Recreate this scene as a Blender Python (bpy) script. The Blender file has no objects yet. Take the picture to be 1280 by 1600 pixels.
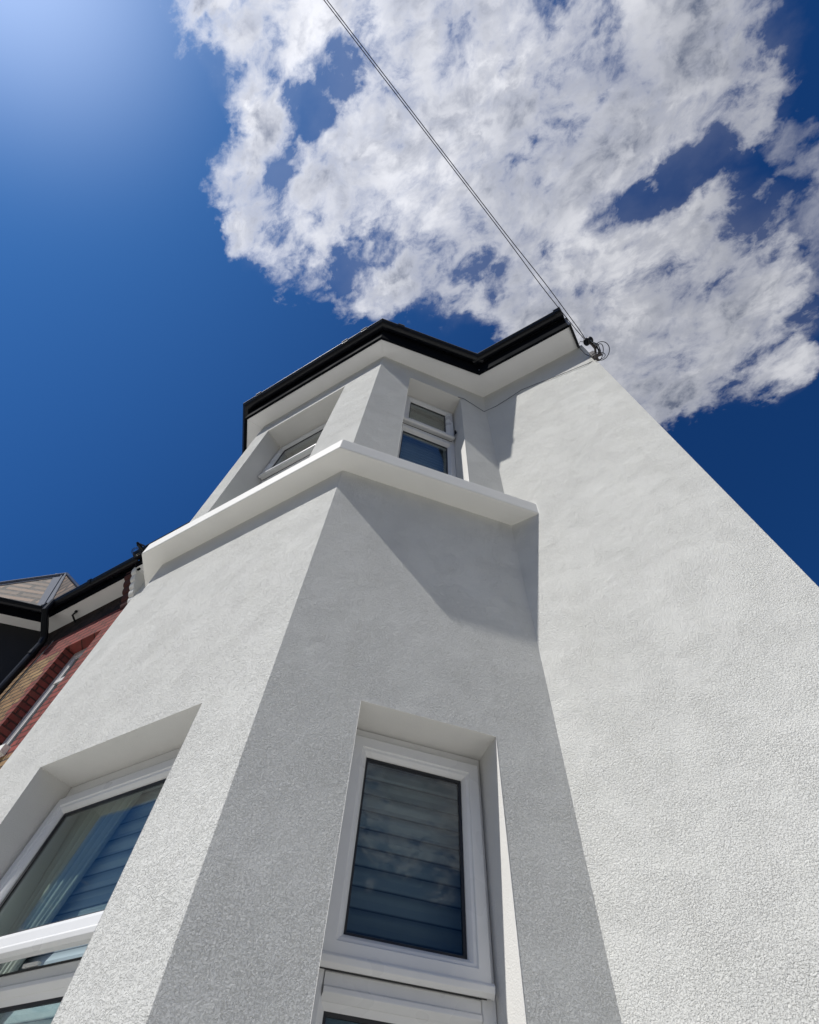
import bpy, bmesh, math, random
from mathutils import Vector, Matrix
random.seed(7)
# ------------------------------------------------------------------ camera, world, sun, exposure
S = 1.35                       # metres per plan unit
CZ = 1.35                      # height of the lens above the pavement
def V(x, y, z): return Vector((x*S, y*S, z*S + CZ))
sc = bpy.context.scene
C = sc.collection
sc.view_settings.view_transform = 'Standard'; sc.view_settings.look = 'None'
sc.view_settings.exposure = 0.0; sc.view_settings.gamma = 1
sc.render.engine = 'CYCLES'
cam = bpy.data.objects.new('camera', bpy.data.cameras.new('camera')); C.objects.link(cam); sc.camera = cam
rt = Vector((0.86381768, 0.50135682, 0.04960194)); up = Vector((0.4063196, -0.75149578, 0.51976772)); fw = Vector((-0.29786474, 0.4288303, 0.85286644))
cam.matrix_world = Matrix.Translation(V(.84588, -1.29151, 0)) @ Matrix((rt, up, -fw)).transposed().to_4x4()
cam.data.sensor_fit = 'HORIZONTAL'; cam.data.sensor_width = 36; cam.data.lens = 800.63/1280*36
cam.data.clip_start = .02; cam.data.clip_end = 4000

SUN_AZ, SUN_EL = math.radians(-150.0), math.radians(54.0)      # azimuth from +Y towards +X
sd = Vector((math.sin(SUN_AZ)*math.cos(SUN_EL), math.cos(SUN_AZ)*math.cos(SUN_EL), math.sin(SUN_EL)))
sl = bpy.data.lights.new('sun', 'SUN'); sl.energy = 4.95; sl.angle = math.radians(.53); sl.color = (1, .972, .925)
so = bpy.data.objects.new('sun', sl); C.objects.link(so)
so.rotation_euler = sd.to_track_quat('Z', 'Y').to_euler(); so.location = (-4, -8, 12)

class NT:
    def __init__(s, nt): s.nt = nt
    def n(s, t, **k):
        o = s.nt.nodes.new(t)
        for a, b in k.items():
            if a[0] == 'i' and a[1:].isdigit(): s.set(o.inputs[int(a[1:])], b)
            elif a.startswith('in_'): s.set(o.inputs[a[3:].replace('_', ' ')], b)
            else: setattr(o, a, b)
        return o
    def set(s, i, v):
        if isinstance(v, bpy.types.NodeSocket): s.nt.links.new(v, i)
        elif isinstance(v, bpy.types.Node): s.nt.links.new(v.outputs[0], i)
        else: i.default_value = v
    def m(s, op, a, b=0.0, c=0.0, clamp=False):
        o = s.nt.nodes.new('ShaderNodeMath'); o.operation = op; o.use_clamp = clamp
        for i, q in enumerate((a, b, c)): s.set(o.inputs[i], q)
        return o.outputs[0]
    def vm(s, op, a, b=(0, 0, 0), out=0):
        o = s.nt.nodes.new('ShaderNodeVectorMath'); o.operation = op
        s.set(o.inputs[0], a)
        if op == 'SCALE': s.set(o.inputs['Scale'], b)
        else: s.set(o.inputs[1], b)
        return o.outputs[out]
    def noise(s, vec, sc_, det=4, rough=.55, dist=0, col=False, lac=2):
        o = s.n('ShaderNodeTexNoise'); s.set(o.inputs['Vector'], vec)
        for k, v in (('Scale', sc_), ('Detail', det), ('Roughness', rough), ('Distortion', dist), ('Lacunarity', lac)): o.inputs[k].default_value = v
        return o.outputs['Color' if col else 'Fac']
    def mr(s, v, a, b, c=0.0, d=1.0, smooth=True):
        o = s.n('ShaderNodeMapRange'); o.interpolation_type = 'SMOOTHSTEP' if smooth else 'LINEAR'
        s.set(o.inputs['Value'], v)
        for k, q in (('From Min', a), ('From Max', b), ('To Min', c), ('To Max', d)): s.set(o.inputs[k], q)
        return o.outputs[0]
    def mix(s, f, a, b, mode='MIX'):
        o = s.n('ShaderNodeMix'); o.data_type = 'RGBA'; o.blend_type = mode
        s.set(o.inputs[0], f)
        for i, q in ((6, a), (7, b)):
            if isinstance(q, tuple) and len(q) == 3: q = (*q, 1)
            s.set(o.inputs[i], q)
        return o.outputs[2]

w = bpy.data.worlds.new('World'); sc.world = w; w.use_nodes = True
N = NT(w.node_tree); w.node_tree.nodes.clear()
sky = N.n('ShaderNodeTexSky'); sky.sky_type = 'NISHITA'; sky.sun_disc = False
sky.sun_elevation = SUN_EL; sky.sun_rotation = SUN_AZ; sky.altitude = 300; sky.air_density = 1.0; sky.dust_density = .35; sky.ozone_density = 2.0
POS = [(-0.1461, -0.3358, 0.9275, 0.024), (-0.1064, -0.3004, 0.9479, 0.0839), (-0.1716, -0.2507, 0.9527, 0.05), (-0.03, -0.2593, 0.9653, 0.0853), (0.057, -0.1952, 0.9791, 0.0954), (0.1567, -0.151, 0.976, 0.0698), (-0.2217, -0.161, 0.9617, 0.065), (-0.2827, -0.114, 0.9524, 0.0392), (-0.1971, -0.0956, 0.9757, 0.0981), (-0.0644, -0.0905, 0.9938, 0.1132), (-0.1031, -0.0081, 0.9946, 0.1023), (0.057, -0.0773, 0.9954, 0.1075), (-0.0086, 0.0467, 0.9989, 0.1123), (-0.0901, 0.0797, 0.9927, 0.054), (-0.0066, 0.1391, 0.9903, 0.0647), (0.1217, 0.0181, 0.9924, 0.1114), (0.202, -0.0515, 0.978, 0.0825), (0.2772, -0.0597, 0.959, 0.0686), (0.325, -0.0281, 0.9453, 0.0597), (0.2729, 0.0356, 0.9614, 0.0997), (0.347, 0.0659, 0.9356, 0.0864), (0.4052, 0.0961, 0.9092, 0.0636), (0.4339, 0.0844, 0.897, 0.0321), (0.1766, 0.0903, 0.9801, 0.0843), (0.0601, 0.1532, 0.9864, 0.0734), (0.1972, 0.2496, 0.9481, 0.1094), (0.1105, 0.2494, 0.9621, 0.0952), (0.2781, 0.2912, 0.9154, 0.118), (0.2603, 0.388, 0.8841, 0.088), (0.3315, 0.3579, 0.8729, 0.076), (0.2142, 0.4541, 0.8648, 0.032), (0.1868, 0.3774, 0.907, 0.0929), (0.3271, 0.4358, 0.8385, 0.044), (0.3352, 0.2213, 0.9158, 0.052), (0.3681, -0.0208, 0.9295, 0.0357),  (-0.042, -0.1791, 0.9829, 0.06), (0.3565, 0.2813, 0.8909, 0.052), (0.3614, 0.3617, 0.8594, 0.03)]
NEG = [(-0.1229, -0.2115, 0.9696, 0.024), (-0.0621, -0.2235, 0.9727, 0.021), (-0.1893, -0.1717, 0.9668, 0.0201), (0.0998, -0.1585, 0.9823, 0.0241), (0.2204, 0.1614, 0.962, 0.0226), (0.3135, 0.1562, 0.9367, 0.0248), (0.3678, 0.1614, 0.9158, 0.0208), (0.2674, 0.163, 0.9497, 0.0188), (0.0245, 0.1391, 0.99, 0.0297), (0.3711, 0.2321, 0.8991, 0.0268), (0.3964, 0.1922, 0.8978, 0.023), (-0.1721, 0.0198, 0.9849, 0.0278), (0.4369, 0.1913, 0.8789, 0.0166), (-0.1112, 0.0267, 0.9934, 0.0211)]
# other clouds of the same sky, outside the photograph (seen in the panes)
WISP = [(0.4652, 0.1888, 0.8681, 0.038), (0.4524, 0.2653, 0.8563, 0.04), (0.444, 0.3624, 0.826, 0.036), (0.41, 0.30, 0.86, 0.06)]
POS += [(-.35, -.80, .49, .16), (-.10, -.90, .42, .13), (.62, -.60, .50, .12), (.80, -.30, .52, .12), (-.86, -.40, .20, .12), (.35, -.62, .70, .1), (.5, -.45, .74, .09)]
tc = N.n('ShaderNodeTexCoord').outputs['Generated']
nv = N.vm('NORMALIZE', tc)
sep = N.n('ShaderNodeSeparateXYZ', i0=nv)
zz = N.m('MAXIMUM', sep.outputs[2], .06)
deck = N.n('ShaderNodeCombineXYZ', i0=N.m('DIVIDE', sep.outputs[0], zz), i1=N.m('DIVIDE', sep.outputs[1], zz), i2=0.37).outputs[0]
# wind-drawn warp of the cloud deck: filaments run along one direction of the wind
mp = N.n('ShaderNodeMapping', i0=deck); mp.inputs['Rotation'].default_value = (0, 0, math.radians(61.6)); mp.inputs['Scale'].default_value = (.82, 1.12, 1)
dk = mp.outputs[0]
wv = N.vm('SUBTRACT', N.noise(dk, 5, 3, .55, col=True), (.5, .5, .5))
wv2 = N.vm('SUBTRACT', N.noise(dk, 22, 4, .6, col=True), (.5, .5, .5))
wd = N.vm('ADD', nv, N.vm('ADD', N.vm('SCALE', wv, .13), N.vm('SCALE', wv2, .055)))
wd = N.vm('NORMALIZE', wd)
def blobs(lst, sm, grow=1.0):
    acc = None
    for x, y, z, r in lst:
        v = Vector((x, y, z)).normalized()
        k = 1/(1-math.cos(r*grow))
        q = N.m('MULTIPLY_ADD', N.vm('DOT_PRODUCT', wd, tuple(v), out=1), k, 1-k)
        q = N.m('MAXIMUM', q, -3.0)
        if acc is None: acc = q
        else: acc = N.m('SMOOTH_MAX', acc, q, sm)
    return acc
pos = blobs(POS, .35); neg = blobs(NEG, .3, 1.35)
dw = N.vm('ADD', dk, N.vm('ADD', N.vm('SCALE', wv, .07), N.vm('SCALE', wv2, .018)))
sun_step = (-.016, -.018, 0)                          # towards the sun on the deck
def dens(off_, det):
    q = N.vm('ADD', dw, off_) if off_ else dw
    a = N.noise(q, 7.5, det, .60, .1)
    b = N.noise(q, 19, max(2, det-2), .62, .1)
    bil = N.m('SUBTRACT', 1.0, N.m('MULTIPLY', N.m('ABSOLUTE', N.m('SUBTRACT', b, .5)), 4.0))      # billows
    return a, N.m('MULTIPLY_ADD', bil, .07, N.m('MULTIPLY_ADD', b, .45, a))
n1, f0 = dens(None, 11)
_, f1 = dens(sun_step, 7)
n2 = N.noise(dw, 34, 8, .64, .2)
pc = N.m('MINIMUM', pos, .62)
hole = N.mr(neg, -1.1, 1.0, 0, 1.0)
den = N.m('SUBTRACT', pc, hole)
den = N.m('MULTIPLY_ADD', N.m('SUBTRACT', f0, .765), 5.2, den)
den = N.m('MULTIPLY_ADD', N.m('SUBTRACT', n2, .5), 2.0, den)
den = N.m('ADD', den, .12)
alpha = N.m('POWER', N.mr(den, -.68, 1.35), .8)
n3 = N.noise(dk, 3.2, 5, .55)
veil = N.mr(N.m('MULTIPLY_ADD', N.m('SUBTRACT', n3, .5), 2.4, pos), -1.2, .9, 0, .10)
wis = N.mr(N.m('MULTIPLY_ADD', N.m('SUBTRACT', f0, .765), 5.0, N.m('MINIMUM', blobs(WISP, .3), .5)), -.1, 1.3, 0, .42)
alpha = N.m('MAXIMUM', N.m('MULTIPLY', alpha, .98), N.m('MAXIMUM', wis, veil))
cs = N.vm('DOT_PRODUCT', nv, tuple(sd), out=1)
near = N.mr(cs, .55, .93, 0, 1, smooth=False)
thick = N.mr(den, .1, 1.7, 0, 1)
slope = N.mr(N.m('SUBTRACT', f1, f0), -.13, .13, 0, 1)      # thicker towards the sun = in its own shade
shade = N.mr(N.noise(N.vm('ADD', dk, (3.1, 1.7, .2)), 3.6, 6, .55, .3), .38, .62, 0, 1)
sh = N.m('MULTIPLY_ADD', slope, .62, N.m('MULTIPLY', shade, .62))
sh = N.m('MULTIPLY', sh, N.m('MULTIPLY_ADD', thick, .85, .15), clamp=True)
ccol = N.mix(sh, (.84, .85, .90), (.17, .20, .285))
cst = N.m('MULTIPLY_ADD', near, .44, .78)
ccol = N.mix(1.0, ccol, N.n('ShaderNodeCombineXYZ', i0=cst, i1=cst, i2=cst).outputs[0], 'MULTIPLY')
glow = N.mr(cs, .55, .99, 0, 1, smooth=False)
tint = N.mix(glow, (.12, .44, .90), (.33, .84, 1.40))
low = N.mr(sep.outputs[2], .05, .6, .16, 1.0)
tint = N.vm('SCALE', tint, low)
skc = N.mix(1.0, sky.outputs[0], tint, 'MULTIPLY')
SKY_K = .074
skc = N.vm('SCALE', skc, SKY_K)
# aureole of the sun, just outside the frame
aur = N.m('MULTIPLY', N.m('POWER', N.mr(cs, .86, 1.0, 0, 1, smooth=False), 8.0), .36)
skc = N.vm('ADD', skc, N.vm('SCALE', (1.0, .93, 1.0), aur))
fin = N.mix(alpha, skc, ccol)
bg = N.n('ShaderNodeBackground', in_Color=fin); bg.inputs['Strength'].default_value = 1.0
out = N.n('ShaderNodeOutputWorld'); w.node_tree.links.new(bg.outputs[0], out.inputs[0])
w.cycles.sampling_method = 'MANUAL'; w.cycles.sample_map_resolution = 512

# ------------------------------------------------------------------ materials
def mat(name, col=(.5, .5, .5), rough=.5, metal=0, spec=.5):
    m = bpy.data.materials.new(name); m.use_nodes = True
    b = m.node_tree.nodes['Principled BSDF']
    b.inputs['Base Color'].default_value = (*col, 1); b.inputs['Roughness'].default_value = rough
    b.inputs['Metallic'].default_value = metal; b.inputs['Specular IOR Level'].default_value = spec
    return m, NT(m.node_tree), b
def pos_of(n): return n.n('ShaderNodeNewGeometry').outputs['Position']
def bump(n, b, h, dist, strength=1.0, prev=None):
    o = n.n('ShaderNodeBump', in_Height=h); o.inputs['Distance'].default_value = dist; o.inputs['Strength'].default_value = strength
    if prev is not None: n.set(o.inputs['Normal'], prev)
    n.set(b.inputs['Normal'], o.outputs[0]); return o.outputs[0]
def stucco(name, grain=.0020, col=(.72, .718, .685)):
    m, n, b = mat(name, rough=1.0, spec=.02)
    b.inputs['Diffuse Roughness'].default_value = .12
    p = pos_of(n)
    big = n.noise(p, 1.7, 5, .55); mid = n.noise(p, 11, 4, .6)
    # squirmy float finish: rounded grains of two sizes packed side by side, a little drawn out
    wp = n.vm('ADD', p, n.vm('SCALE', n.vm('SUBTRACT', n.noise(p, 200, 2, .5, col=True), (.5, .5, .5)), .0045))
    v1 = n.n('ShaderNodeTexVoronoi', in_Vector=wp); v1.feature = 'SMOOTH_F1'; v1.inputs['Scale'].default_value = 310; v1.inputs['Smoothness'].default_value = .35
    g0 = n.noise(wp, 235, 3, .6, .2)
    rid = n.mr(g0, .36, .50)
    g2 = n.noise(p, 700, 2, .6)
    pits = n.mr(n.noise(p, 120, 2, .5), .32, .48)
    h = n.m('MULTIPLY_ADD', rid, .75, n.m('MULTIPLY', g2, .25))
    h = n.m('MULTIPLY_ADD', n.m('SUBTRACT', 1.0, v1.outputs['Distance']), .18, h)
    h = n.m('MULTIPLY_ADD', pits, .25, h)
    h = n.m('MULTIPLY_ADD', n.mr(n.noise(wp, 150, 2, .5, .3), .36, .50), .50, h)
    h = n.m('MULTIPLY', h, n.mr(n.noise(p, 6, 4, .6, .4), .32, .68, .68, 1.18))
    c1 = n.mix(n.mr(big, .35, .68), tuple(c*.94 for c in col), tuple(min(1, c*1.03) for c in col))
    stv = n.vm('MULTIPLY', p, (9, 9, .55))
    c1 = n.mix(n.mr(n.noise(stv, 1, 4, .6), .52, .78, 0, .28), c1, (col[0]*.86, col[1]*.855, col[2]*.82))
    c1 = n.mix(n.mr(mid, .35, .7, 0, .5), c1, (col[0]*.97, col[1]*.975, col[2]*.965))
    c1 = n.mix(n.m('MULTIPLY', n.m('SUBTRACT', 1.0, rid), .07), c1, tuple(c*.72 for c in col))  # crevices between grains darkened: occlusion shade put into the base colour
    n.set(b.inputs['Base Color'], c1)
    a = bump(n, b, n.noise(p, 2.6, 3, .5), .005, 1)
    a = bump(n, b, n.noise(p, 6.5, 3, .55, .3), .0065, 1, a)
    a = bump(n, b, n.noise(p, 24, 3, .5), .0012, 1, a)
    bump(n, b, h, grain, 1, a)
    return m
M = {}
M['stucco'] = stucco('stucco')
def smooth_paint(name, col, rough=.75, bd=.0006):
    m, n, b = mat(name, rough=rough, spec=.3); p = pos_of(n)
    f = n.noise(p, 3.1, 5, .6)
    n.set(b.inputs['Base Color'], n.mix(n.mr(f, .3, .7), tuple(c*.95 for c in col), col))
    bump(n, b, n.noise(p, 240, 3, .6), bd, 1, bump(n, b, n.noise(p, 9, 2, .5), .002, .6))
    return m
M['coping'] = smooth_paint('painted_render', (.79, .78, .74))
M['reveal'] = smooth_paint('smooth_reveal_render', (.70, .69, .66), .95, .0016)
M['soffit'] = smooth_paint('soffit_board', (.78, .775, .76), .5, .0001)
def plastic(name, col, rough, spec=.5):
    m, n, b = mat(name, rough=rough, spec=spec); p = pos_of(n)
    f = n.noise(p, 6, 4, .6)
    n.set(b.inputs['Base Color'], n.mix(n.mr(f, .3, .7), tuple(c*.96 for c in col), col))
    n.set(b.inputs['Roughness'], n.mr(n.noise(p, 5, 2, .5), .2, .8, rough*.9, min(1, rough*1.15)))
    return m
M['upvc'] = plastic('white_upvc', (.72, .72, .71), .28)
M['upvc_old'] = plastic('weathered_upvc', (.62, .61, .60), .4)
M['gasket'] = plastic('rubber_gasket', (.012, .013, .016), .5)
M['black'] = plastic('black_plastic', (.006, .007, .010), .3, .28)
M['fascia_black'] = plastic('fascia_black', (.005, .006, .008), .85, .02)
M['steel'] = mat('steel', (.6, .6, .6), .3, 1)[0]
M['cable'] = plastic('cable_sheath', (.012, .012, .014), .45)
M['cable_grey'] = plastic('grey_cable_sheath', (.10, .105, .11), .5)
M['bracket'] = plastic('galvanised_bracket', (.06, .05, .05), .6)
M['lead'] = smooth_paint('lead_sheet', (.20, .215, .25), .95, .0008)
M['dark_brick'] = smooth_paint('dark_painted_brick', (.018, .018, .02), .7, .002)
M['room'] = smooth_paint('room_plaster', (.35, .34, .31), .8)
M['slab'] = smooth_paint('concrete_paving', (.52, .51, .475), .9, .002)
# glass: thin pane, reflects by Fresnel, lets the rest through with a slight tint
def glass(name, tintc, refl=1.4):
    m = bpy.data.materials.new(name); m.use_nodes = True; nt = m.node_tree; nt.nodes.clear(); n = NT(nt)
    g = n.n('ShaderNodeNewGeometry')                  # Schlick on both faces of the pane
    c = n.m('ABSOLUTE', n.vm('DOT_PRODUCT', g.outputs['Incoming'], g.outputs['Normal'], out=1))
    k = n.m('MULTIPLY_ADD', n.m('POWER', n.m('SUBTRACT', 1.0, c), 5.0), .96, .045)
    k = n.m('MULTIPLY', k, refl, clamp=True)
    tr = n.n('ShaderNodeBsdfTransparent'); tr.inputs[0].default_value = (*tintc, 1)
    gl = n.n('ShaderNodeBsdfGlossy'); gl.inputs['Roughness'].default_value = .015
    p = pos_of(n)
    bp = n.n('ShaderNodeBump', in_Height=n.noise(p, 2.2, 2, .5)); bp.inputs['Distance'].default_value = .003
    n.set(gl.inputs['Normal'], bp.outputs[0])
    mx = n.n('ShaderNodeMixShader', i0=k); nt.links.new(tr.outputs[0], mx.inputs[1]); nt.links.new(gl.outputs[0], mx.inputs[2])
    o = n.n('ShaderNodeOutputMaterial'); nt.links.new(mx.outputs[0], o.inputs[0]); return m
M['glass'] = glass('window_glass', (.80, .86, .84))
def striped_blind(name, pitch, c0, c1):
    m, n, b = mat(name, rough=.85, spec=.15)
    z = n.n('ShaderNodeSeparateXYZ', i0=pos_of(n)).outputs[2]
    f = n.m('FRACT', n.m('DIVIDE', z, pitch))
    f = n.m('MULTIPLY', n.mr(f, .0, .16), n.mr(f, .60, 1.0, 1.0, .55))
    n.set(b.inputs['Base Color'], n.mix(f, c0, c1)); return m
M['blind'] = striped_blind('day_night_blind', .056, (.02, .024, .035), (.32, .35, .42))
M['blind_pale'] = striped_blind('pale_day_night_blind', .056, (.10, .12, .16), (.60, .65, .73))
M['blind_up'] = striped_blind('upper_blind', .05, (.30, .30, .34), (.46, .46, .50))
M['curtain'] = smooth_paint('net_curtain', (.50, .52, .48), .9)
# brick
def brick(name, ang=0.0):
    m, n, b = mat(name, rough=.9, spec=.2)
    p = pos_of(n); s = n.n('ShaderNodeSeparateXYZ', i0=p)
    uv = n.n('ShaderNodeCombineXYZ', i0=n.m('ADD', s.outputs[0], s.outputs[1]), i1=s.outputs[2]).outputs[0]
    def bt(c1, c2, mc):
        t = n.n('ShaderNodeTexBrick', in_Vector=uv)
        for k, v in (('Color1', (*c1, 1)), ('Color2', (*c2, 1)), ('Mortar', (*mc, 1)), ('Scale', 1.0), ('Mortar Size', .010), ('Brick Width', .225), ('Row Height', .075), ('Mortar Smooth', .2), ('Bias', 0.0)): t.inputs[k].default_value = v
        return t
    red = bt((.30, .075, .062), (.19, .045, .040), (.075, .032, .028)); yel = bt((.38, .25, .12), (.24, .14, .07), (.07, .055, .04))
    xr = n.m('ABSOLUTE', n.m('SUBTRACT', s.outputs[0], -3.36*S))
    zq = n.m('GREATER_THAN', s.outputs[2], 1.93*S+CZ)
    # toothed edge of the red quoins: alternate courses run longer
    tooth = n.m('MULTIPLY', n.m('GREATER_THAN', n.m('FRACT', n.m('DIVIDE', s.outputs[2], .30)), .5), .06)
    rd = n.m('MULTIPLY', n.m('LESS_THAN', xr, n.m('ADD', tooth, .36*S)), zq)
    hi = n.m('GREATER_THAN', s.outputs[2], 3.10*S+CZ)
    rd = n.m('MAXIMUM', rd, hi)
    c = n.mix(rd, yel.outputs[0], red.outputs[0])
    c = n.mix(n.m('GREATER_THAN', s.outputs[2], 3.37*S+CZ), c, (.010, .009, .009))  # near-black band under the soffit: eaves shadow put into the brick colour
    c = n.mix(n.mr(n.noise(p, 9, 5, .7), .35, .75, 0, .55), c, (.10, .06, .05))
    n.set(b.inputs['Base Color'], c)
    h = n.m('MULTIPLY_ADD', n.noise(p, 90, 3, .6), .4, n.m('SUBTRACT', 1.0, red.outputs['Fac']))
    bump(n, b, h, .006); return m
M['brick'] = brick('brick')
def slate(name, c1, c2, rw, rh):
    m, n, b = mat(name, rough=.75, spec=.3)
    tcd = n.n('ShaderNodeUVMap').outputs[0]
    t = n.n('ShaderNodeTexBrick', in_Vector=tcd)
    for k, v in (('Color1', (*c1, 1)), ('Color2', (*c2, 1)), ('Mortar', (.015, .014, .014, 1)), ('Scale', 1.0), ('Mortar Size', .026), ('Brick Width', rw), ('Row Height', rh), ('Mortar Smooth', .1)): t.inputs[k].default_value = v
    c = n.mix(n.mr(n.noise(pos_of(n), 14, 5, .7), .35, .7, 0, .6), t.outputs[0], (.16, .13, .11))
    n.set(b.inputs['Base Color'], c)
    bump(n, b, n.m('SUBTRACT', 1.0, t.outputs['Fac']), .012); return m
M['slate'] = slate('roof_slate', (.26, .165, .11), (.10, .07, .05), .60, .13)
M['tile'] = slate('roof_tile', (.10, .10, .11), (.07, .07, .075), .3, .2)

# ------------------------------------------------------------------ mesh helpers (plan units in, metres out)
ROOTS = {}
def empty(name, loc, label, cat, group=None):
    o = bpy.data.objects.new(name, None); C.objects.link(o); o.location = V(*loc)
    o['label'] = label; o['category'] = cat
    if group: o['group'] = group
    o.empty_display_size = .2
    return o
def link(name, bm, m, parent=None, smooth=False, bevel=0, segs=2, doubles=.0004, ang=30):
    if doubles: bmesh.ops.remove_doubles(bm, verts=bm.verts, dist=doubles)
    me = bpy.data.meshes.new(name); bm.to_mesh(me); bm.free()
    me.materials.append(M[m] if isinstance(m, str) else m)
    if name in ('bay_wall', 'wall'): me.materials.append(M['reveal'] if m == 'stucco' else M[m])
    o = bpy.data.objects.new(name, me); C.objects.link(o)
    if parent:
        # vertices are in world metres: cancel the parent's place
        off_ = Vector((0, 0, 0)); q = parent
        while q: off_ += Vector(q.location); q = q.parent
        for v in me.vertices: v.co -= off_
        o.parent = parent
    if smooth:
        for p in me.polygons: p.use_smooth = True
    if bevel:
        b = o.modifiers.new('bevel', 'BEVEL'); b.width = bevel; b.segments = segs; b.limit_method = 'ANGLE'; b.angle_limit = math.radians(ang); b.harden_normals = False
    return o
def tagtop(o, label, cat, group=None, kind=None):
    if label: o['label'] = label
    if cat: o['category'] = cat
    if group: o['group'] = group
    if kind: o['kind'] = kind
    return o
def quad(bm, a, b, c, d=None):
    vs = [bm.verts.new(p) for p in ((a, b, c, d) if d is not None else (a, b, c))]
    return bm.faces.new(vs)
def box(bm, o, ux, uy, uz):     # corner + three edge vectors (metres)
    P = [o, o+ux, o+ux+uy, o+uy]; Q = [p+uz for p in P]
    vs = [bm.verts.new(p) for p in P+Q]
    for f in ((0, 3, 2, 1), (4, 5, 6, 7), (0, 1, 5, 4), (1, 2, 6, 5), (2, 3, 7, 6), (3, 0, 4, 7)): bm.faces.new([vs[i] for i in f])
def tube(bm, pts, r, n=8, cap=True):
    pts = [Vector(p) for p in pts]; rings = []
    pn = None
    for i, p in enumerate(pts):
        t = (pts[min(i+1, len(pts)-1)]-pts[max(i-1, 0)]).normalized()
        if pn is None: pn = t.orthogonal().normalized()
        pn = (pn - t*pn.dot(t)).normalized(); bb = t.cross(pn)
        rr = r[i] if isinstance(r, (list, tuple)) else r
        rings.append([bm.verts.new(p+(pn*math.cos(a)+bb*math.sin(a))*rr) for a in [2*math.pi*k/n for k in range(n)]])
    for a, b in zip(rings, rings[1:]):
        for k in range(n): bm.faces.new((a[k], a[(k+1) % n], b[(k+1) % n], b[k]))
    if cap: bm.faces.new(rings[0][::-1]); bm.faces.new(rings[-1])
def offset_path(path, q, wall_y0=None, wall_y1=None):
    """mitred outward offset (outward = right hand side when walking left to right along the front, i.e. -y)"""
    out_ = []; n_ = len(path)
    segs = []
    for a, b in zip(path, path[1:]):
        dx, dy = b[0]-a[0], b[1]-a[1]; L = math.hypot(dx, dy); nx, ny = dy/L, -dx/L
        segs.append(((a[0]+nx*q, a[1]+ny*q), (b[0]+nx*q, b[1]+ny*q), (nx, ny)))
    def isect(s, t):
        (x1, y1), (x2, y2) = s[:2]; (x3, y3), (x4, y4) = t[:2]
        den = (x1-x2)*(y3-y4)-(y1-y2)*(x3-x4)
        if abs(den) < 1e-9: return s[1]
        a = x1*y2-y1*x2; b = x3*y4-y3*x4
        return ((a*(x3-x4)-(x1-x2)*b)/den, (a*(y3-y4)-(y1-y2)*b)/den)
    def aty(s, y):
        (x1, y1), (x2, y2) = s[:2]; t = (y-y1)/(y2-y1); return (x1+(x2-x1)*t, y)
    out_.append(segs[0][0] if wall_y0 is None else aty(segs[0], wall_y0))
    for s, t in zip(segs, segs[1:]): out_.append(isect(s, t))
    out_.append(segs[-1][1] if wall_y1 is None else aty(segs[-1], wall_y1))
    return out_
def sweep(bm, path, prof, closed=True, wy=None, caps=True):
    """prof: list of (offset, z)"""
    cols = [offset_path(path, q, wy, wy) for q, z in prof]
    vs = [[bm.verts.new(V(c[0], c[1], z)) for c in col] for col, (q, z) in zip(cols, prof)]
    m_ = len(prof)
    for i in range(m_ if closed else m_-1):
        a, b = vs[i], vs[(i+1) % m_]
        for k in range(len(path)-1): bm.faces.new((a[k], a[k+1], b[k+1], b[k]))
    if closed and caps:
        bm.faces.new([v[0] for v in vs][::-1]); bm.faces.new([v[-1] for v in vs])
def shell(bm, segs, z0, z1, zl, depth=None, flip=False):
    """segs: (p0, p1, [holes (s0,s1,za,zb)]) ; zl = shared levels ; reveals run 'depth' inward"""
    zs = sorted(set([z0, z1]+[z for z in zl if z0 < z < z1]))
    for p0, p1, holes in segs:
        p0 = Vector((*p0, 0)); p1 = Vector((*p1, 0)); L = (p1-p0).length; u = (p1-p0)/L; n = Vector((u.y, -u.x, 0))
        ss = sorted(set([0, L]+[s for h in holes for s in h[:2]]))
        P = lambda s, z, dd=0: V(*(p0+u*s-n*dd).xy, z)
        for a, b in zip(ss, ss[1:]):
            for c, d in zip(zs, zs[1:]):
                ms, mz = (a+b)/2, (c+d)/2
                if any(h[0] < ms < h[1] and h[2] < mz < h[3] for h in holes): continue
                q = [P(a, c), P(b, c), P(b, d), P(a, d)]
                quad(bm, *(q[::-1] if flip else q))
        if depth:
            for h in holes:
                zh = [h[2]]+[z for z in zs if h[2] < z < h[3]]+[h[3]]
                sh_ = [s for s in ss if h[0] <= s <= h[1]]
                for c, d in zip(zh, zh[1:]):
                    quad(bm, P(h[0], c), P(h[0], d), P(h[0], d, depth), P(h[0], c, depth)).material_index = 1
                    quad(bm, P(h[1], d), P(h[1], c), P(h[1], c, depth), P(h[1], d, depth)).material_index = 1
                for a, b in zip(sh_, sh_[1:]):
                    quad(bm, P(a, h[3]), P(b, h[3]), P(b, h[3], depth), P(a, h[3], depth)).material_index = 1
                    quad(bm, P(b, h[2]), P(a, h[2]), P(a, h[2], depth), P(b, h[2], depth)).material_index = 1

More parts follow.
